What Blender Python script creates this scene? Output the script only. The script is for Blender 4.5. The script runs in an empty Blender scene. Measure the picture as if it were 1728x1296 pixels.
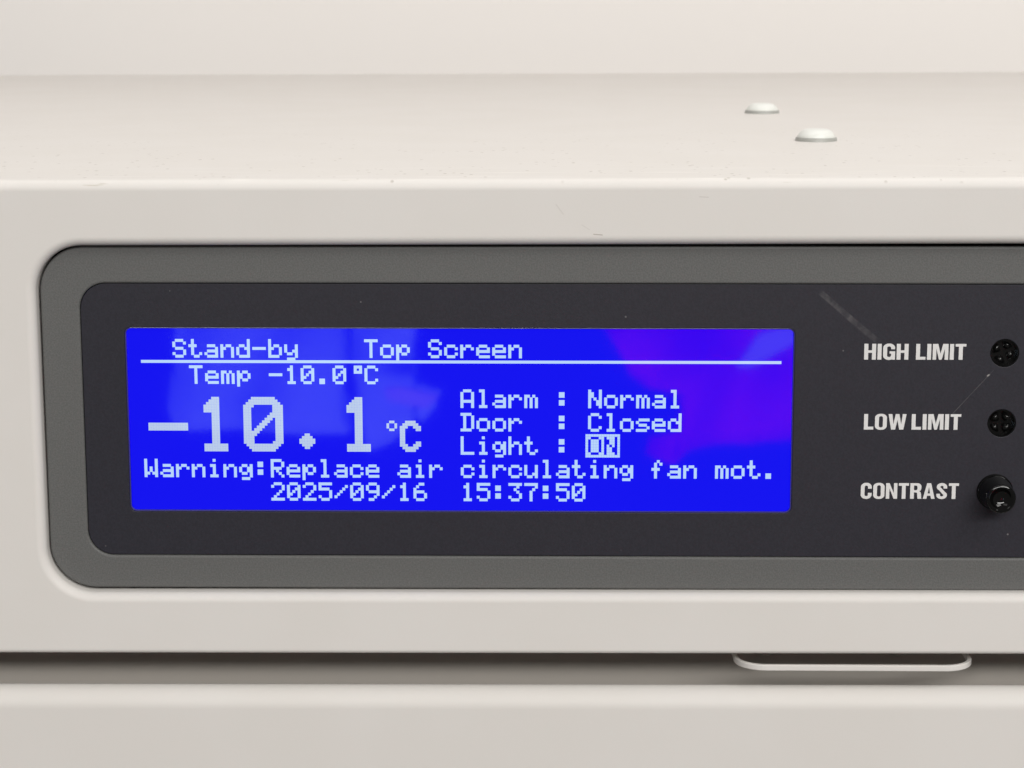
import bpy, bmesh, math, random
from mathutils import Vector, Matrix
random.seed(7)
sc = bpy.context.scene
COL = sc.collection
MM = 0.001

# ------------------------------------------------------------------ camera
cam_d = bpy.data.cameras.new('camera')
cam = bpy.data.objects.new('camera', cam_d); COL.objects.link(cam)
cam_d.sensor_fit = 'HORIZONTAL'; cam_d.sensor_width = 36.0
cam_d.lens = 77.4
cam_d.clip_start = 0.02; cam_d.clip_end = 50
pitch, yaw, roll = math.radians(10.492), math.radians(-1.0124), math.radians(-0.0625)
fwd = Vector((math.sin(yaw)*math.cos(pitch), math.cos(yaw)*math.cos(pitch), -math.sin(pitch)))
rt = Vector((math.cos(yaw), -math.sin(yaw), 0))
up = rt.cross(fwd)
rt2 = rt*math.cos(roll) + up*math.sin(roll)
up2 = -rt*math.sin(roll) + up*math.cos(roll)
m = Matrix((rt2, up2, -fwd)).transposed().to_4x4()
m.translation = (0.017854, -0.429836, 0.087763)
cam.matrix_world = m
cam_d.dof.use_dof = True
cam_d.dof.focus_distance = 0.436
cam_d.dof.aperture_fstop = 64
sc.camera = cam

# ------------------------------------------------------------------ light
w = bpy.data.worlds.new('World'); sc.world = w; w.use_nodes = True
bg = w.node_tree.nodes['Background']
bg.inputs[0].default_value = (1.0, 0.97, 0.93, 1); bg.inputs[1].default_value = 0.14

def area(name, loc, target, sx, sy, watts, col):
    d = bpy.data.lights.new(name, 'AREA'); d.shape = 'RECTANGLE'
    d.size = sx; d.size_y = sy; d.energy = watts; d.color = col
    o = bpy.data.objects.new(name, d); COL.objects.link(o)
    o.location = loc
    o.rotation_euler = (Vector(target) - Vector(loc)).to_track_quat('-Z', 'Y').to_euler()
    return o
area('ceiling_lamp', (0.85, -1.05, 1.25), (0.05, -0.1, 0), 1.2, 0.6, 11.5, (1.0, 0.975, 0.945))
area('ceiling_lamp', (-0.9, -1.2, 1.35), (0, -0.1, 0), 1.2, 0.6, 2.5, (1.0, 0.975, 0.945))
area('front_fill', (0.5, -2.3, 1.12), (0.05, 0, 0), 2.6, 0.32, 45.5, (0.994, 0.983, 0.957))  # added strip fill out of view, evens the light on the front faces
area('top_wall_fill', (0.0, 0.12, 1.5), (0.0, 0.5, 0.2), 1.6, 0.3, 7.2, (1.0, 0.975, 0.97))  # added fill from above, lifts the cabinet top and the wall behind
area('cloth_fill', (0.06, -0.85, -0.78), (0.04, -1.5, -0.24), 0.9, 0.2, 15, (1.0, 0.97, 0.95))  # added only to brighten the mirrored cloths, faces away from the cabinet

vs = sc.view_settings
sc.display_settings.display_device = 'sRGB'
vs.view_transform = 'Standard'; vs.look = 'None'; vs.gamma = 1; vs.exposure = 0.0
vs.use_curve_mapping = False
sc.cycles.max_bounces = 8
sc.cycles.use_denoising = True

# ------------------------------------------------------------------ materials
def mat(name, col, rough=0.5, ior=1.45, emis=None, estr=1.0, spec=0.5, coat=0.0):
    M = bpy.data.materials.new(name); M.use_nodes = True
    b = M.node_tree.nodes['Principled BSDF']
    b.inputs['Base Color'].default_value = (*col, 1)
    b.inputs['Roughness'].default_value = rough
    b.inputs['IOR'].default_value = ior
    b.inputs['Specular IOR Level'].default_value = spec
    b.inputs['Coat Weight'].default_value = coat
    if emis:
        b.inputs['Emission Color'].default_value = (*emis, 1)
        b.inputs['Emission Strength'].default_value = estr
    return M

class NB:
    """small node-building helper"""
    def __init__(s, M):
        s.t = M.node_tree; s.n = s.t.nodes; s.l = s.t.links
        s.b = s.n['Principled BSDF']
        s.co = s.n.new('ShaderNodeTexCoord').outputs['Object']
    def val(s, sock, v):
        if hasattr(v, 'is_output'): s.l.new(v, sock)
        else: sock.default_value = v
    def math(s, op, a, b=None, c=None, clamp=False):
        n = s.n.new('ShaderNodeMath'); n.operation = op; n.use_clamp = clamp
        s.val(n.inputs[0], a)
        if b is not None: s.val(n.inputs[1], b)
        if c is not None: s.val(n.inputs[2], c)
        return n.outputs[0]
    def vmath(s, op, a, b):
        n = s.n.new('ShaderNodeVectorMath'); n.operation = op
        s.val(n.inputs[0], a); s.val(n.inputs[1], b)
        return n.outputs['Value'] if op == 'DOT_PRODUCT' else n.outputs['Vector']
    def noise(s, scale, detail=2, rough=0.5, vec=None):
        n = s.n.new('ShaderNodeTexNoise'); n.inputs['Scale'].default_value = scale
        n.inputs['Detail'].default_value = detail; n.inputs['Roughness'].default_value = rough
        s.l.new(vec if vec is not None else s.co, n.inputs['Vector'])
        return n.outputs['Fac']
    def ramp(s, f, a, b, lo=0.0, hi=1.0):
        n = s.n.new('ShaderNodeMapRange'); n.interpolation_type = 'SMOOTHSTEP'
        s.val(n.inputs[0], f); n.inputs[1].default_value = a; n.inputs[2].default_value = b
        n.inputs[3].default_value = lo; n.inputs[4].default_value = hi
        return n.outputs[0]
    def mix(s, f, a, b):
        n = s.n.new('ShaderNodeMix'); n.data_type = 'RGBA'
        s.val(n.inputs[0], f); s.val(n.inputs[6], a); s.val(n.inputs[7], b)
        return n.outputs[2]
    def bump(s, h, strength, dist):
        n = s.n.new('ShaderNodeBump'); n.inputs['Strength'].default_value = strength
        n.inputs['Distance'].default_value = dist
        s.l.new(h, n.inputs['Height']); s.l.new(n.outputs[0], s.b.inputs['Normal'])
    def segment(s, p0, p1, wd, soft=0.5):
        """mask of a straight mark between two points of the surface"""
        p0 = Vector(p0)*MM; p1 = Vector(p1)*MM; wd *= MM
        d = p1-p0; L = d.length; d /= L
        rel = s.vmath('SUBTRACT', s.co, tuple(p0))
        u = s.vmath('DOT_PRODUCT', rel, tuple(d))
        nr = Vector((d.z, 0, -d.x)) if abs(d.y) < 0.5 else Vector((1, 0, 0))
        v = s.math('ABSOLUTE', s.vmath('DOT_PRODUCT', rel, tuple(nr)))
        a = s.ramp(v, wd*(1-soft), wd, 1, 0)
        b = s.ramp(u, -wd, wd*0.6, 0, 1); c = s.ramp(u, L-wd, L+wd, 1, 0)
        return s.math('MULTIPLY', a, s.math('MULTIPLY', b, c))
    def stretch(s, sx, sy, sz):
        return s.vmath('MULTIPLY', s.co, (sx, sy, sz))
    def split(s):
        n = s.n.new('ShaderNodeSeparateXYZ'); s.l.new(s.co, n.inputs[0]); return n.outputs

PAINT = (0.73, 0.683, 0.632)
# cream powder paint of the housing, with wear along the top front edge
m_paint = mat('cream_paint', PAINT, 0.5, spec=0.25)
nb = NB(m_paint)
X, Y, Z = nb.split()
base = nb.mix(nb.ramp(nb.noise(38, 3), 0.35, 0.65), (0.727, 0.699, 0.662, 1), (0.737, 0.710, 0.676, 1))
nearedge = nb.math('MULTIPLY', nb.ramp(Y, -0.001, 0.2, 1, 0.05), nb.ramp(Z, 0.0478, 0.0488))
vo = nb.n.new('ShaderNodeTexVoronoi'); vo.inputs['Scale'].default_value = 420
nb.l.new(nb.stretch(1, 0.55, 1), vo.inputs['Vector'])
sp = nb.math('MULTIPLY', nb.ramp(vo.outputs['Distance'], 0.08, 0.22, 1, 0),
             nb.ramp(nb.noise(70, 2), 0.44, 0.60))
sp = nb.math('MULTIPLY', sp, nearedge)
base = nb.mix(nb.math('MULTIPLY', sp, 0.6), base, (0.36, 0.32, 0.27, 1))
streak = nb.ramp(nb.noise(1.0, 4, 0.6, nb.stretch(28, 420, 420)), 0.56, 0.72)
streak = nb.math('MULTIPLY', streak, nb.math('MULTIPLY', nb.ramp(Y, -0.001, 0.04, 1, 0), nb.ramp(Z, 0.0484, 0.0489)))
base = nb.mix(nb.math('MULTIPLY', streak, 0.8), base, (0.84, 0.81, 0.77, 1))
worn = nb.math('MULTIPLY', nb.ramp(nb.noise(1.0, 3, 0.6, nb.stretch(75, 300, 900)), 0.66, 0.74),
               nb.math('MULTIPLY', nb.ramp(Z, 0.0472, 0.0478), nb.ramp(Z, 0.0487, 0.0490, 1, 0)))
base = nb.mix(nb.math('MULTIPLY', worn, 0.4), base, (0.42, 0.37, 0.28, 1))
for p0, p1, wd, k in [((26.3, -3.5, 38.35), (28.1, -3.5, 38.2), 0.16, 0.55), ((19.0, -3.5, 44.2), (20.5, -3.5, 42.2), 0.22, 0.12),
                      ((24.0, -3.5, 40.2), (25.6, -3.5, 39.2), 0.15, 0.12), ((46.8, -3.5, 45.6), (48.6, -3.5, 45.5), 0.15, 0.22)]:
    base = nb.mix(nb.math('MULTIPLY', nb.segment(p0, p1, wd, 0.8), k), base, (0.25, 0.2, 0.16, 1))
nb.l.new(base, nb.b.inputs['Base Color'])
h = nb.math('ADD', nb.math('MULTIPLY', nb.noise(420, 2), 1.0), nb.math('MULTIPLY', nb.noise(2200, 1), 0.25))
nb.bump(h, 0.07, 0.00025)

# the same cream paint on the door and hinge plate, without the wear marks
m_recess = mat('shade_darkened_paint', (0.46, 0.425, 0.385), 0.55)  # body colour darkened to put the shade of the door gap into it
m_door = mat('cream_door_paint', PAINT, 0.5, spec=0.25)
nb = NB(m_door)
nb.l.new(nb.mix(nb.ramp(nb.noise(34, 3), 0.35, 0.65), (0.727, 0.699, 0.662, 1), (0.737, 0.710, 0.676, 1)), nb.b.inputs['Base Color'])
nb.bump(nb.noise(420, 2), 0.07, 0.00025)

# grey moulded plastic of the bezel, fine grain
m_bezel = mat('grey_plastic', (0.125, 0.125, 0.118), 0.55)
nb = NB(m_bezel)
g = nb.noise(3000, 2, 0.7)
c = nb.mix(nb.ramp(g, 0.3, 0.7), (0.102, 0.103, 0.100, 1), (0.134, 0.135, 0.131, 1))
nb.l.new(c, nb.b.inputs['Base Color']); nb.bump(g, 0.25, 0.0001)

# charcoal overlay film with scuffs, a scratch and dust
m_film = mat('charcoal_film', (0.03, 0.028, 0.034), 0.5)
nb = NB(m_film)
g = nb.noise(2300, 2, 0.75)
c = nb.mix(nb.ramp(g, 0.3, 0.7), (0.0160, 0.0155, 0.0225, 1), (0.0220, 0.0215, 0.0305, 1))
sm = nb.segment((71.2, 0, 26.4), (77.0, 0, 21.4), 0.7, 0.45)
sm2 = nb.segment((76.2, 0, 22.0), (82.4, 0, 16.9), 0.75, 0.5)
tex = nb.ramp(nb.noise(1.0, 3, 0.6, nb.stretch(420, 420, 420)), 0.36, 0.62, 0.25, 1)
sm = nb.math('MULTIPLY', nb.math('ADD', nb.math('MULTIPLY', sm, 0.19), nb.math('MULTIPLY', sm2, 0.13)), tex)
c = nb.mix(sm, c, (0.27, 0.26, 0.255, 1))
sc1 = nb.math('MULTIPLY', nb.segment((105.4, 0, 11.2), (95.0, 0, -0.6), 0.10, 0.8), nb.ramp(nb.noise(300, 2), 0.35, 0.6, 0.3, 1))
c = nb.mix(nb.math('MULTIPLY', sc1, 0.2), c, (0.35, 0.34, 0.33, 1))
dot = nb.segment((104.2, 0, 10.0), (104.6, 0, 10.3), 0.22, 0.7)
c = nb.mix(nb.math('MULTIPLY', dot, 0.6), c, (0.5, 0.48, 0.46, 1))
vo = nb.n.new('ShaderNodeTexVoronoi'); vo.inputs['Scale'].default_value = 210
nb.l.new(nb.stretch(1, 0.0, 1), vo.inputs['Vector'])
sx = nb.n.new('ShaderNodeSeparateColor'); nb.l.new(vo.outputs['Color'], sx.inputs[0])
dust = nb.math('MULTIPLY', nb.ramp(vo.outputs['Distance'], 0.02, 0.055, 1, 0), nb.ramp(sx.outputs[0], 0.70, 0.95))
c = nb.mix(nb.math('MULTIPLY', dust, 0.34), c, (0.42, 0.40, 0.40, 1))
nb.l.new(c, nb.b.inputs['Base Color'])
nb.bump(g, 0.18, 0.00008)

m_lcd = mat('blue_backlit_screen', (0.002, 0.002, 0.02), 0.03, ior=1.52, emis=(0.0006, 0.0004, 0.86), estr=1)
m_txt = mat('white_screen_dots', (0.02, 0.02, 0.03), 0.03, ior=1.52, emis=(0.46, 0.65, 0.94), estr=1)
m_big = mat('pale_screen_dots', (0.02, 0.02, 0.03), 0.03, ior=1.52, emis=(0.47, 0.585, 0.79), estr=1)
m_rim = mat('window_edge', (0.05, 0.045, 0.22), 0.15)
m_print = mat('white_print', (0.74, 0.73, 0.72), 0.5)
m_black = mat('gloss_black_plastic', (0.003, 0.003, 0.003), 0.05)
m_trim = mat('black_trimmer_plastic', (0.005, 0.005, 0.005), 0.12)
m_dark = mat('dark_recess', (0.012, 0.011, 0.010), 0.7)
m_gasket = mat('rubber_gasket', (0.075, 0.062, 0.052), 0.6)
m_plug = mat('white_plug', (0.74, 0.75, 0.71), 0.3)
m_plug_shade = mat('plug_shade_grey', (0.36, 0.36, 0.335), 0.4)
m_bolt = mat('bolt_metal', (0.45, 0.43, 0.40), 0.35); m_bolt.node_tree.nodes['Principled BSDF'].inputs['Metallic'].default_value = 1.0
m_wall = mat('white_wall', (0.80, 0.765, 0.735), 0.6)
nb = NB(m_wall)
nb.l.new(nb.mix(nb.noise(5, 3), (0.875, 0.84, 0.81, 1), (0.885, 0.85, 0.82, 1)), nb.b.inputs['Base Color'])
nb.bump(nb.noise(160, 3), 0.1, 0.0005)
m_coat = mat('pale_blue_cotton', (0.48, 0.63, 0.80), 0.9)
m_red = mat('dark_red_cotton', (0.90, 0.008, 0.12), 0.9)
m_pink = mat('pale_pink_cotton', (0.80, 0.55, 0.60), 0.9)

# ------------------------------------------------------------------ object helpers
def tag(o, label=None, cat=None, group=None, kind=None):
    if label: o['label'] = label
    if cat: o['category'] = cat
    if group: o['group'] = group
    if kind: o['kind'] = kind
    return o
def link(name, me, M, parent=None, smooth=False, loc=None):
    me.name = name
    if M: me.materials.clear(); me.materials.append(M)
    o = bpy.data.objects.new(name, me); COL.objects.link(o)
    if parent: o.parent = parent
    if loc: o.location = loc
    for p in me.polygons: p.use_smooth = smooth
    return o
def from_bm(name, bm, M, parent=None, smooth=False, loc=None, dedupe=True):
    if dedupe: bmesh.ops.remove_doubles(bm, verts=bm.verts, dist=2e-6)
    bmesh.ops.recalc_face_normals(bm, faces=bm.faces)
    me = bpy.data.meshes.new(name); bm.to_mesh(me); bm.free()
    return link(name, me, M, parent, smooth, loc)
def sharp(o, deg=35):
    o.data.set_sharp_from_angle(angle=math.radians(deg))
def rr(x0, x1, z0, z1, r, n=12):
    """rounded rectangle, counter-clockwise from the lower right corner (mm)"""
    P = []
    for cx, cz, a0 in ((x1-r, z0+r, -90), (x1-r, z1-r, 0), (x0+r, z1-r, 90), (x0+r, z0+r, 180)):
        for i in range(n+1):
            a = math.radians(a0 + 90*i/n)
            P.append((cx+r*math.cos(a), cz+r*math.sin(a)))
    return P
def circ(cx, cz, r, n=48):
    return [(cx+r*math.cos(2*math.pi*i/n), cz+r*math.sin(2*math.pi*i/n)) for i in range(n)]
def plate(name, loops, y_front, thick, bevel, M, parent, seg=2):
    """flat plate standing in XZ with holes; y_front is the y of its face (mm)"""
    cu = bpy.data.curves.new(name, 'CURVE'); cu.dimensions = '2D'; cu.fill_mode = 'BOTH'
    for L in loops:
        s = cu.splines.new('POLY'); s.points.add(len(L)-1); s.use_cyclic_u = True
        for p, q in zip(s.points, L): p.co = (q[0]*MM, q[1]*MM, 0, 1)
    cu.extrude = (thick/2-bevel)*MM
    cu.bevel_depth = bevel*MM; cu.bevel_resolution = seg; cu.offset = -bevel*MM
    t = bpy.data.objects.new('tmp', cu); COL.objects.link(t)
    dg = bpy.context.evaluated_depsgraph_get()
    me = bpy.data.meshes.new_from_object(t.evaluated_get(dg))
    bpy.data.objects.remove(t); bpy.data.curves.remove(cu)
    yc = y_front + thick/2
    me.transform(Matrix(((1, 0, 0, 0), (0, 0, -1, yc*MM), (0, 1, 0, 0), (0, 0, 0, 1))))
    return link(name, me, M, parent)
def lathe(name, prof, M, parent=None, axis='Y', n=48, loc=None, smooth=True):
    bm = bmesh.new(); rings = []
    for r, h in prof:
        ring = []
        for i in range(n if r > 1e-6 else 1):
            a = 2*math.pi*i/n
            c, s = r*MM*math.cos(a), r*MM*math.sin(a)
            ring.append(bm.verts.new((c, h*MM, s) if axis == 'Y' else (c, s, h*MM)))
        rings.append(ring)
    for A, B in zip(rings, rings[1:]):
        for i in range(n):
            j = (i+1) % n
            if len(A) == 1: bm.faces.new((A[0], B[i], B[j]))
            elif len(B) == 1: bm.faces.new((A[i], A[j], B[0]))
            else: bm.faces.new((A[i], A[j], B[j], B[i]))
    o = from_bm(name, bm, M, parent, smooth, loc)
    if smooth: sharp(o, 40)
    return o
def bridge(bm, A, B):
    n = len(A)
    for i in range(n):
        j = (i+1) % n
        try: bm.faces.new((A[i], A[j], B[j], B[i]))
        except ValueError: pass
def box(name, x0, x1, y0, y1, z0, z1, M, parent, bevel=0.0, seg=4):
    bm = bmesh.new(); bmesh.ops.create_cube(bm, size=1)
    for v in bm.verts:
        v.co = ((x0 if v.co.x < 0 else x1)*MM, (y0 if v.co.y < 0 else y1)*MM, (z0 if v.co.z < 0 else z1)*MM)
    if bevel:
        bmesh.ops.bevel(bm, geom=list(bm.edges), offset=bevel*MM, segments=seg, profile=0.5, affect='EDGES')
    o = from_bm(name, bm, M, parent, bool(bevel), dedupe=False)
    if bevel:
        md = o.modifiers.new('wn', 'WEIGHTED_NORMAL'); md.keep_sharp = True
    return o

# ------------------------------------------------------------------ the setting
bm = bmesh.new()
vs_ = [bm.verts.new(p) for p in ((-2.6, 0.60, -1.0), (2.6, 0.60, -1.0), (2.6, 0.60, 1.7), (-2.6, 0.60, 1.7))]
bm.faces.new(vs_)
wall = from_bm('wall', bm, m_wall); tag(wall, 'plain white wall behind the cream cabinet', kind='structure')

# ------------------------------------------------------------------ the cabinet
cab = bpy.data.objects.new('laboratory_cabinet', None); COL.objects.link(cab)
cab.location = (0, 0, -0.75)
tag(cab, 'cream laboratory cabinet with dark control panel and lit blue screen', 'lab cabinet')
OFF = Vector((0, 0, 0.75))
TILT = 0.0030                                  # the sheet metal sits a trace askew to the panel
def hang(o, tilt=False):
    o.parent = cab; o.location = OFF
    if tilt: o.rotation_euler = (0, -TILT, 0)
    return o

F = -3.5                                        # y of the front sheet
XL, XR = -235, 470
ZT, ZB = 49.1, -46.6
RT, RB = 2.1, 0.9
hx0, hx1, hz0, hz1, hr = -83.35, 360, -34.1, 36.2, 9.4     # the opening
LIP = 1.8
bm = bmesh.new()
NA = 14
def loop(L, y): return [bm.verts.new((x*MM, y*MM, z*MM)) for x, z in L]
def grown(d): return rr(hx0-d, hx1+d, hz0-d, hz1+d, hr+d, NA)
fr = rr(XL, XR, ZB+RB, ZT-RT, 0.0001, NA)
prev = loop(fr, F)
sup = rr(XL, XR, ZB+RB+0.15, ZT-RT-0.15, 0.0001, NA)
cur = loop(sup, F); bridge(bm, prev, cur); prev = cur
cur = loop(grown(LIP+0.15), F); bridge(bm, prev, cur); prev = cur
for i in range(0, 11):
    a = math.radians(9*i)
    cur = loop(grown(LIP*(1-math.sin(a))), F+LIP*(1-math.cos(a))); bridge(bm, prev, cur); prev = cur
for y in (F+LIP+0.2, 6.0):
    cur = loop(grown(0), y); bridge(bm, prev, cur); prev = cur
# folded top and underside
def strip(prof):
    A = [(bm.verts.new((XL*MM, y*MM, z*MM)), bm.verts.new((XR*MM, y*MM, z*MM))) for y, z in prof]
    for (a, b), (c, d) in zip(A, A[1:]): bm.faces.new((a, b, d, c))
top = [(F+RT*(1-math.cos(math.radians(9*i))), ZT-RT+RT*math.sin(math.radians(9*i))) for i in range(11)]
top += [(F+RT+0.15, ZT), (466, ZT), (468, ZT-2), (468, 0)]
bot = [(F+RB*(1-math.cos(math.radians(15*i))), ZB+RB-RB*math.sin(math.radians(15*i))) for i in range(7)]
bot += [(F+RB+0.15, ZB), (468, ZB), (468, 0)]
strip(top); strip(bot)
for x in (XL, XR):
    bm.faces.new([bm.verts.new((x*MM, y*MM, z*MM)) for y, z in top + bot[::-1][1:]])
housing = from_bm('housing', bm, m_paint, None, True); hang(housing, True); sharp(housing, 50)

# body of the cabinet behind the door: its front is set back under the housing
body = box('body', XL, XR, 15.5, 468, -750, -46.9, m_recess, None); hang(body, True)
# door: a folded pan whose rounded upper edge stands in front of the recess
bm = bmesh.new()
dz, dr = -54.3, 3.9
prof = [(F, -720)] + [(F, dz-dr-0.2)] + [(F+dr*(1-math.cos(math.radians(7.5*i))), dz-dr+dr*math.sin(math.radians(7.5*i))) for i in range(13)]
prof += [(F+dr+0.5, dz-0.05), (F+dr+0.9, dz-0.4), (F+dr+1.0, dz-0.9), (F+dr+1.0, -720)]
A = [(bm.verts.new((XL*MM, y*MM, z*MM)), bm.verts.new((XR*MM, y*MM, z*MM))) for y, z in prof]
for (p, q), (u, v) in zip(A, A[1:] + A[:1]): bm.faces.new((p, q, v, u))
bm.faces.new([bm.verts.new(p.co) for p, q in A]); bm.faces.new([bm.verts.new(q.co) for p, q in A])
door = from_bm('door', bm, m_door, None, True); hang(door, True); sharp(door, 40)
gk = box('door_gasket', XL+6, XR-6, F+dr+1.0, 15.4, -715, -64, m_gasket, None); gk.parent = door
# flat catch loop in the gap, its corners rounded towards the viewer
def tray(d):
    H = []
    r = 6.2-d
    for cx, a0 in ((97.5, -90), (61.6, 180)):
        H.append([(cx+r*math.cos(math.radians(a0+9*i)), F+0.1+6.2+r*math.sin(math.radians(a0+9*i))) for i in range(11)])
    return H[0] + [(103.7-d, 15.4), (55.4+d, 15.4)] + H[1]
bm = bmesh.new()
rings = []
for d, z in ((0.0, -49.75), (0.0, -48.85), (0.12, -48.7), (0.75, -48.7), (0.85, -48.8), (0.85, -49.75), (0.12, -49.9)):
    rings.append([bm.verts.new((x*MM, y*MM, z*MM)) for x, y in tray(d)])
for A, B in zip(rings, rings[1:] + rings[:1]): bridge(bm, A, B)
hinge = from_bm('catch_loop', bm, m_door, None, False, dedupe=False); hang(hinge)
for x in (63.0, 91.0):
    lathe('bolt', [(0, -1.3), (1.7, -1.2), (2.1, -0.8), (2.1, 0)], m_bolt, body, 'Y', 24, (x*MM, 15.4*MM, -50.6*MM))

# white domed plugs on the top
plug_prof = [(0, 2.85), (2.2, 2.83), (2.8, 2.7), (3.4, 2.4), (4.0, 1.85), (4.4, 1.3), (4.55, 0.8), (4.5, 0.6)]
for i, (x, y, lb) in enumerate(((78.1, 203.1, 'farther white domed plug'), (80.8, 95.5, 'nearer white domed plug'))):
    p = lathe('plug', plug_prof, m_plug, cab, 'Z', 40)
    p.location = OFF + Vector((x*MM, y*MM, (ZT + TILT*x)*MM)); p['label'] = lb
    lathe('plug_shade_ring', [(4.2, 0.86), (4.72, 0.84), (4.85, 0.7), (4.95, 0)], m_plug_shade, p, 'Z', 40)  # added ring, its grey paints the shade on the plug's lower side

# ------------------------------------------------------------------ control panel
BY = -0.65
bezel = plate('bezel', [rr(hx0+0.4, hx1-0.4, hz0+0.32, hz1-0.42, hr-0.3, 16), rr(-75.25, 351, -27.05, 28.32, 5.2, 12)], BY, 4.5, 0.45, m_bezel, None, 3)
hang(bezel)
back = box('backing_plate', -82, 359, 3.2, 4.4, -33, 35, m_dark, None); hang(back)
wx0, wx1, wz0, wz1, wr = -66.6, 66.15, -18.05, 19.48, 1.3
HOLES = [(107.44, 14.58), (107.4, 0.48)]
film = plate('faceplate', [rr(-75.12, 350.9, -26.92, 28.2, 5.1, 12), rr(wx0, wx1, wz0, wz1, wr, 8)] + [circ(x, z, 2.82) for x, z in HOLES], -0.25, 0.9, 0.08, m_film, None, 1)
hang(film)

# printed lettering: heavy condensed capitals drawn as outlines
def arc(cx, cy, rx, ry, a0, a1, n=10):
    return [(cx+rx*math.cos(math.radians(a0+(a1-a0)*i/n)), cy+ry*math.sin(math.radians(a0+(a1-a0)*i/n))) for i in range(n+1)]
def oval(x0, x1, y0, y1, rx, ry):
    return arc(x1-rx, y0+ry, rx, ry, -90, 0) + arc(x1-rx, y1-ry, rx, ry, 0, 90) + arc(x0+rx, y1-ry, rx, ry, 90, 180) + arc(x0+rx, y0+ry, rx, ry, 180, 270)
def stroke(path, wd):
    """outline of a polyline of the given width"""
    L, R = [], []
    n = len(path)
    for i, (x, y) in enumerate(path):
        a = path[max(i-1, 0)]; b = path[min(i+1, n-1)]
        d1 = Vector((x-a[0], y-a[1])); d2 = Vector((b[0]-x, b[1]-y))
        if d1.length < 1e-9: d1 = d2
        if d2.length < 1e-9: d2 = d1
        d1.normalize(); d2.normalize()
        nrm = Vector((-(d1.y+d2.y), d1.x+d2.x)).normalized()
        k = 1/max(0.5, nrm.dot(Vector((-d1.y, d1.x))))
        L.append((x+nrm.x*wd/2*k, y+nrm.y*wd/2*k)); R.append((x-nrm.x*wd/2*k, y-nrm.y*wd/2*k))
    return L + R[::-1]
S = 0.18
def gl(c):
    """(loops, advance) at cap height 1"""
    if c == 'I': return [[(0, 0), (S, 0), (S, 1), (0, 1)]], S
    if c == 'L': return [[(0, 0), (.43, 0), (.43, .185), (S, .185), (S, 1), (0, 1)]], .43
    if c == 'H': return [[(0, 0), (S, 0), (S, .43), (.53-S, .43), (.53-S, 0), (.53, 0), (.53, 1), (.53-S, 1), (.53-S, .59), (S, .59), (S, 1), (0, 1)]], .53
    if c == 'T':
        a, b = .24-S/2, .24+S/2
        return [[(a, 0), (b, 0), (b, .84), (.48, .83), (.48, 1), (0, 1), (0, .83), (a, .83)]], .48
    if c == 'N': return [[(0, 0), (.165, 0), (.165, .66), (.375, 0), (.54, 0), (.54, 1), (.375, 1), (.375, .36), (.165, 1), (0, 1)]], .54
    if c == 'M': return [[(0, 0), (.16, 0), (.16, .70), (.29, 0), (.41, 0), (.54, .70), (.54, 0), (.70, 0), (.70, 1), (.46, 1), (.35, .38), (.24, 1), (0, 1)]], .70
    if c == 'W': return [[(.13, 0), (.32, 0), (.41, .62), (.50, 0), (.69, 0), (.82, 1), (.645, 1), (.585, .34), (.495, 1), (.325, 1), (.235, .34), (.175, 1), (0, 1)]], .82
    if c == 'O': return [oval(0, .54, -.015, 1.015, .25, .25), oval(S, .54-S, .14, .86, .085, .10)], .54
    if c == 'A': return [[(0, 0), (.175, 0), (.205, .20), (.365, .20), (.395, 0), (.57, 0), (.38, 1), (.19, 1)], [(.228, .345), (.342, .345), (.285, .76)]], .57
    if c == 'R':
        o = [(0, 0), (S, 0), (S, .41), (.25, .41)] + [(.31, .39), (.335, .33), (.345, .10), (.36, 0), (.55, 0), (.53, .08), (.52, .32), (.50, .42), (.43, .485)]
        o += [(.50, .54), (.53, .64)] + arc(.33, .79, .20, .21, 0, 90) + [(0, 1)]
        return [o, [(S, .55), (.28, .55), (.325, .58), (.345, .66), (.345, .74), (.325, .82), (.28, .85), (S, .85)]], .54
    if c == 'C':
        p = [(.43, .655)] + arc(.265, .75, .165, .165, 0, 180) + arc(.265, .25, .165, .165, 180, 360) + [(.43, .36)]
        p = [(.432, .64)] + arc(.262, .755, .170, .172, 0, 180) + arc(.262, .245, .170, .172, 180, 360) + [(.432, .375)]
        return [stroke(p, S)], .525
    if c == 'G':
        p = [(.442, .66)] + arc(.266, .755, .176, .172, 0, 180) + arc(.266, .245, .176, .172, 180, 350)[:-1]
        o = stroke(p + [(.448, .24)], S)
        return [o, [(.29, .385), (.29, .53), (.54, .53), (.54, 0), (.42, 0), (.40, .12), (.36, .14), (.36, .385)]], .54
    if c == 'S':
        p = [(.425, .66)] + arc(.262, .765, .163, .160, 10, 210, 12) + [(.20, .60), (.325, .415)] + arc(.258, .240, .168, .165, 30, -170, 12) + [(.092, .325)]
        return [stroke(p, S*0.97)], .52
def lettering(text, x0, x1, z0, z1, slope, lb, space=.17):
    hgt = z1-z0
    gap = .068; pen = 0; loops = []
    for ch in text:
        if ch == ' ': pen += space; continue
        Ls, adv = gl(ch)
        loops.append([[(x+pen, y) for x, y in L] for L in Ls]); pen += adv+gap
    pen -= gap
    kx = (x1-x0)/pen
    bm = bmesh.new()
    for gi, Ls in enumerate(loops):
        group = [Ls] if not (len(Ls) == 2 and len(Ls[1]) == 8 and Ls[1][0][1] == .385) else [[Ls[0]], [Ls[1]]]
        for gj, part in enumerate(group):
            P = [[(x0+x*kx, z0+y*hgt + slope*(x*kx)) for x, y in L] for L in part]
            tmp = plate('tmp_glyph', P, -0.275 - 0.006*gj, 0.02, 0.0, None, None)
            bm.from_mesh(tmp.data); me = tmp.data
            bpy.data.objects.remove(tmp); bpy.data.meshes.remove(me)
    o = from_bm('lettering', bm, m_print, film, False, dedupe=False)
    o['label'] = lb
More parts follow.
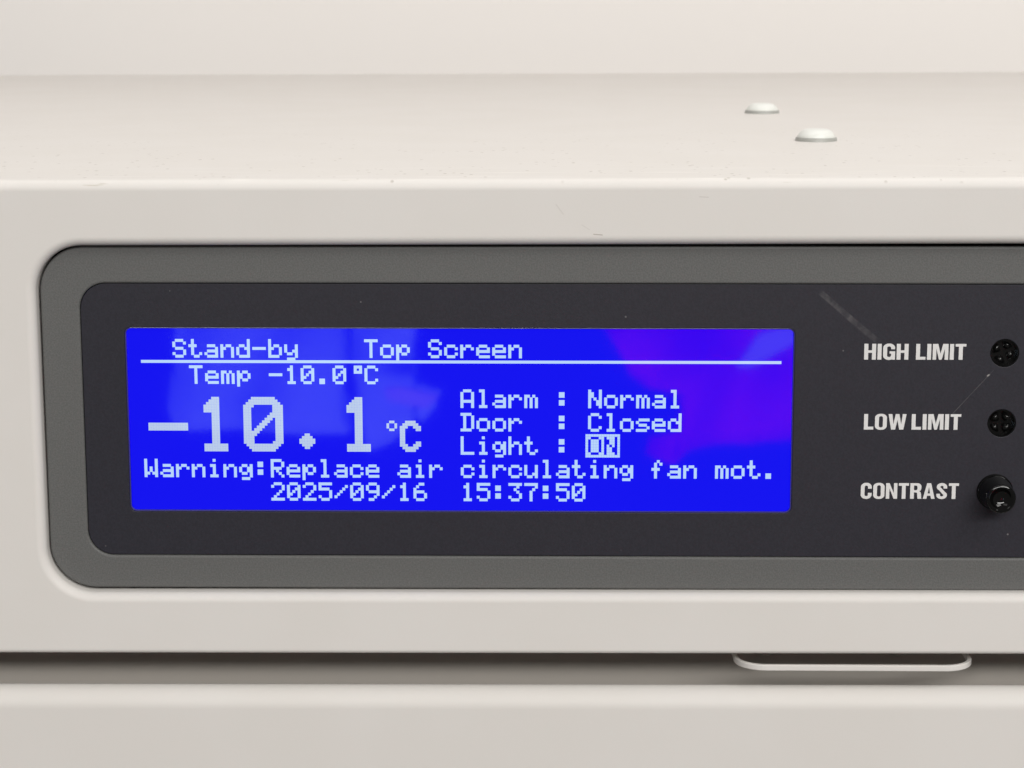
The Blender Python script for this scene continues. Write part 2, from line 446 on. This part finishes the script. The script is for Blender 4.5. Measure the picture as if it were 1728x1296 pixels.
lettering('HIGH LIMIT', 79.8, 99.85, 13.25, 16.42, 0.000, 'white printed words HIGH LIMIT', .27)
lettering('LOW LIMIT', 80.15, 99.35, -0.85, 2.3, 0.000, 'white printed words LOW LIMIT')
lettering('CONTRAST', 79.9, 99.4, -14.95, -11.75, 0.000, 'white printed word CONTRAST')

# ------------------------------------------------------------------ the screen
P_ = 0.53
disp = plate('display', [rr(wx0-3, wx1+3, wz0-2, wz1+2, 1, 4)], 0.0 + 0.66, 2.0, 0.0, m_lcd, None); hang(disp)
LY = 0.66
# the front of the liquid crystal cell lies a little behind the overlay
rimo = plate('window_edge', [rr(wx0+0.01, wx1-0.01, wz0+0.01, wz1-0.01, wr, 8), rr(wx0+0.28, wx1-0.28, wz0+0.28, wz1-0.28, wr-0.25, 8)], -0.06, 0.7, 0.12, m_rim, disp, 2)
FONT = {
 'S': '.###. #...# #.... .###. ....# #...# .###.', 't': '.#... .#... ###.. .#... .#... .#..# ..##.',
 'a': '..... ..... .###. ....# .#### #...# .####', 'n': '..... ..... #.##. ##..# #...# #...# #...#',
 'd': '....# ....# .##.# #..## #...# #...# .####', '-': '..... ..... ..... ##### ..... ..... .....',
 'b': '#.... #.... #.##. ##..# #...# #...# ####.', 'y': '..... ..... #...# #...# #..## .##.# ....# .###.',
 'T': '##### ..#.. ..#.. ..#.. ..#.. ..#.. ..#..', 'o': '..... ..... .###. #...# #...# #...# .###.',
 'p': '..... ..... #.##. ##..# ##..# #.##. #.... #....', 'c': '..... ..... .###. #...# #.... #...# .###.',
 'r': '..... ..... #.##. ##..# #.... #.... #....', 'e': '..... ..... .###. #...# ##### #.... .####',
 'm': '..... ..... ##.#. #.#.# #.#.# #.#.# #.#.#', '1': '..#.. .##.. ..#.. ..#.. ..#.. ..#.. .###.',
 '0': '.###. #...# #..## #.#.# ##..# #...# .###.', '.': '..... ..... ..... ..... ..... .##.. .##..',
 '*': '.###. .#.#. .###. ..... ..... ..... .....', 'C': '.###. #...# #.... #.... #.... #...# .###.',
 'A': '.###. #...# #...# #...# ##### #...# #...#', 'l': '.##.. ..#.. ..#.. ..#.. ..#.. ..#.. .###.',
 ':': '..... .##.. .##.. ..... .##.. .##.. .....', 'N': '#...# ##..# ##..# #.#.# #..## #..## #...#',
 'D': '####. .#..# .#..# .#..# .#..# .#..# ####.', 's': '..... ..... .#### #.... .###. ....# ####.',
 'L': '#.... #.... #.... #.... #.... #.... #####', 'i': '..#.. ..... .##.. ..#.. ..#.. ..#.. .###.',
 'g': '..... ..... .##.# #..## #..## .##.# ....# .###.', 'h': '#.... #.... #.##. ##..# #...# #...# #...#',
 'O': '.###. #...# #...# #...# #...# #...# .###.', 'W': '#...# #...# #...# #.#.# #.#.# ##.## #...#',
 'R': '####. #...# #...# ####. #.#.. #..#. #...#', 'u': '..... ..... #...# #...# #...# #..## .##.#',
 'f': '..#.. .#.#. .#... ###.. .#... .#... .#...', '2': '.###. #...# ....# ...#. ..#.. .#... #####',
 '5': '##### #.... ####. ....# ....# #...# .###.', '/': '..... ....# ...#. ..#.. .#... #.... .....',
 '9': '.###. #...# #...# .#### ....# ...#. .##..', '6': '..##. .#... #.... ####. #...# #...# .###.',
 '3': '##### ...#. ..#.. ...#. ....# #...# .###.', '7': '##### ....# ...#. ..#.. ..#.. ..#.. ..#..',
 'I': '.###. ..#.. ..#.. ..#.. ..#.. ..#.. .###.'}
def bits(ch): return [(c, r) for r, row in enumerate(FONT[ch].split()) for c, b in enumerate(row) if b == '#']
def dots(name, px, lb=None, grow=0.555, M=m_txt):
    """lit dots of the matrix as one mesh; each dot bleeds a trace into its neighbours"""
    bm = bmesh.new(); h = grow*P_
    for c, r in sorted(px):
        x = (c+0.5-120)*P_; z = (32-r-0.5)*P_
        q = [(x-h, z-h), (x+h, z-h), (x+h, z+h), (x-h, z+h)]
        bm.faces.new([bm.verts.new((a*MM, (LY-0.02-0.004*(c % 2+2*(r % 2)))*MM, b*MM)) for a, b in q])
    o = from_bm(name, bm, M, disp, False, dedupe=False)
    if lb: o['label'] = lb
    return o
def line(text, col, row):
    px = set()
    for i, ch in enumerate(text):
        if ch != ' ': px |= {(c+6*(col+i), r+row) for c, r in bits(ch)}
    return px
dots('text_line', line('Stand-by    Top Screen', 2, 0), 'screen line reading Stand-by Top Screen')
dots('divider_line', {(c, 8) for c in range(240)})
t_px = line('Temp -10.0 C', 3, 10) | {(13*6+c+2, 10+r) for c in range(3) for r in range(3) if (c, r) != (1, 1)}
t_px = line('Temp -10.0', 3, 10) | line('C', 14, 10) | {(13*6+c+2, 10+r) for c in range(3) for r in range(3) if (c, r) != (1, 1)}
dots('text_line', t_px, 'screen line reading Temp -10.0 °C')
dots('text_line', line('Alarm : Normal', 20, 19), 'screen line reading Alarm : Normal')
dots('text_line', line('Door  : Closed', 20, 28), 'screen line reading Door : Closed')
dots('text_line', line('Light :', 20, 37), 'screen line reading Light :')
dots('highlighted_word', {(c, r) for c in range(167, 180) for r in range(36, 45)} - line('ON', 28, 37), 'dark word ON in a white box', 0.48)
dots('text_line', line('Warning:Replace air circulating fan mot.', 0, 46), 'screen line reading Warning:Replace air circulating fan mot.')
dots('text_line', line('2025/09/16', 8, 55) | line('15:37:50', 20, 55), 'screen line reading 2025/09/16 15:37:50')
# large reading
def big1():
    s = set()
    for r in range(18):
        lo = {0: 6, 1: 5, 2: 4}.get(r, 3 if r < 6 else 6)
        s |= {(c, r) for c in range(lo, 9)}
    return s | {(c, r) for c in range(3, 12) for r in range(18, 21)}
def big0():
    s = set()
    for r in range(21):
        k = min(r, 20-r); ins = max(0, 3-k)
        s |= {(c, r) for c in range(ins, 15-ins)}
    hole = set()
    for r in range(3, 13):
        a = 4 if r == 3 else 3; b = 10 if r < 6 else 10-(r-5)
        hole |= {(c, r) for c in range(a, b+1)}
    hole |= {(14-c, 20-r) for c, r in hole}
    return s - hole
big = {(2+c, 22+9+r) for c in range(15) for r in range(3)}
big = {(2+c, 22+10+r) for c in range(15) for r in range(3)}
big |= {(20+c, 22+r) for c, r in big1()} | {(38+c, 22+r) for c, r in big0()} | {(74+c, 22+r) for c, r in big1()}
for r, hw in enumerate((1, 2, 3, 3, 2, 1)): big |= {(c, 22+14+r) for c in range(62-hw, 62+hw)}
for r, row in enumerate(('.##.', '#..#', '#..#', '.##.')): big |= {(92+c, 31+r) for c, b in enumerate(row) if b == '#'}
for r, row in enumerate('..####.. .######. ###..### ##....## ##...... ##...... ##...... ##...... ##....## ###..### .######. ..####..'.split()):
    big |= {(97+c, 31+r) for c, b in enumerate(row) if b == '#'}
dots('large_reading', big, 'large screen reading -10.1 °C', 0.49, m_big)

# ------------------------------------------------------------------ trimmers and knob
def trimmer(x, z, ang, lb):
    root = lathe('trimmer', [(2.75, -0.1), (2.62, -0.1), (2.62, 1.5), (0, 1.5)], m_trim, None, 'Y', 40)
    hang(root); root.location = OFF + Vector((x*MM, 0, z*MM)); root['label'] = lb
    # rotor with a cross slot: four wedges standing on a disc
    bm = bmesh.new()
    for k in range(4):
        A = [(random.uniform(.3, .6), random.uniform(.3, .6))] + [(2.1*math.cos(math.radians(a)), 2.1*math.sin(math.radians(a))) for a in (12, 24, 36, 45, 54, 66, 78)]
        ca, sa = math.cos(math.radians(90*k+ang)), math.sin(math.radians(90*k+ang))
        A = [(p*ca-q*sa, p*sa+q*ca) for p, q in A]
        top_y = random.choice((0.35, 0.6, 0.9)); lean = random.uniform(-0.3, 0.3); lean2 = random.uniform(-0.3, 0.3)
        a_ = [bm.verts.new((p*MM, (top_y+lean*p+lean2*q)*MM, q*MM)) for p, q in A]; b_ = [bm.verts.new((p*MM, 1.45*MM, q*MM)) for p, q in A]
        bm.faces.new(a_); bm.faces.new(b_); bridge(bm, a_, b_)
    bmesh.ops.recalc_face_normals(bm, faces=bm.faces)
    bmesh.ops.bevel(bm, geom=list(bm.edges), offset=0.16*MM, segments=2, affect='EDGES')
    from_bm('rotor', bm, m_trim, root, True, dedupe=False)
trimmer(*HOLES[0], 20, 'black slotted trimmer beside HIGH LIMIT')
trimmer(*HOLES[1], 4, 'black slotted trimmer beside LOW LIMIT')
knob = lathe('contrast_knob', [(3.2, -0.2), (3.35, -1.0), (3.3, -1.2), (2.95, -6.5), (2.85, -6.8), (2.65, -6.98), (2.3, -7.02), (2.15, -6.9), (1.9, -6.6), (1.5, -6.2), (0.8, -5.9), (0, -5.8)], m_black, None, 'Y', 56)
hang(knob); knob.location = OFF + Vector((106.55*MM, 0, -13.42*MM)); knob['label'] = 'glossy black knob beside CONTRAST'
lathe('collar', [(3.62, -0.24), (3.62, -0.7), (3.5, -0.95), (3.2, -1.0), (3.05, -0.6)], m_black, knob, 'Y', 56)

# ------------------------------------------------------------------ unseen cloths added and shaped to give the screen its reflections
def cloth(name, poly, y, M, fold, parent=None, ph=0.0):
    """hanging piece of cloth with folds and thickness; poly is its outline (x, z) in metres"""
    bm = bmesh.new()
    f = bm.faces.new([bm.verts.new((x, y, z)) for x, z in poly])
    bmesh.ops.triangulate(bm, faces=[f])
    for _ in range(4): bmesh.ops.subdivide_edges(bm, edges=list(bm.edges), cuts=1, use_grid_fill=True)
    for v in bm.verts:
        x, z = v.co.x, v.co.z
        v.co.y += fold*0.9*(math.sin(38*x+11*z+ph)+0.6*math.sin(71*x-33*z+1.3+ph)+0.5*math.sin(55*z+20*x+ph))
    o = from_bm(name, bm, M, parent, True)
    md = o.modifiers.new('solid', 'SOLIDIFY'); md.thickness = 0.006
    return o
coat = cloth('coat', [(-0.297, 0.05), (-0.32, -0.255), (-0.324, -0.293), (-0.321, -0.303), (-0.306, -0.312), (-0.274, -0.314), (-0.22, -0.312), (-0.165, -0.316), (-0.17, -0.247), (-0.176, 0.05)], -1.5, m_coat, 0.010)  # pale cloth added out of view, cut to the outline of the reflected garment
tag(coat, 'added unseen pale blue cloth, shaped for the reflection in the left half of the screen', 'coat')
cloth('pale_reflection_piece', [(-0.156, 0.05), (-0.154, -0.266), (-0.151, -0.298), (-0.146, -0.328), (-0.122, -0.32), (-0.101, -0.298), (-0.09, -0.284), (-0.078, -0.274), (-0.103, -0.266), (-0.118, -0.251), (-0.112, 0.05)], -1.49, m_coat, 0.008, coat, 2.0)
cloth('pink_reflection_piece', [(-0.127, -0.266), (-0.116, -0.264), (-0.079, -0.272), (-0.09, -0.283), (-0.124, -0.276)], -1.46, m_pink, 0.002, coat)
red_reflection_cloth = cloth('red_reflection_cloth', [(0.055, 0.0), (0.06, -0.201), (0.087, -0.254), (0.108, -0.269), (0.137, -0.273), (0.134, -0.305), (0.109, -0.316), (0.106, -0.33), (0.125, -0.336), (0.14, -0.322), (0.148, -0.302), (0.185, -0.304), (0.209, -0.321), (0.241, -0.32), (0.254, -0.201), (0.25, 0.0)], -1.5, m_red, 0.022)  # red cloth added in place of a reflected hand, cut to its outline
tag(red_reflection_cloth, 'added unseen red cloth, shaped for the purple reflection in the right end of the screen', 'red_reflection_cloth')
cloth('pale_band', [(0.179, -0.247), (0.195, -0.246), (0.240, -0.220), (0.240, -0.205), (0.199, -0.217)], -1.46, m_pink, 0.002, red_reflection_cloth)
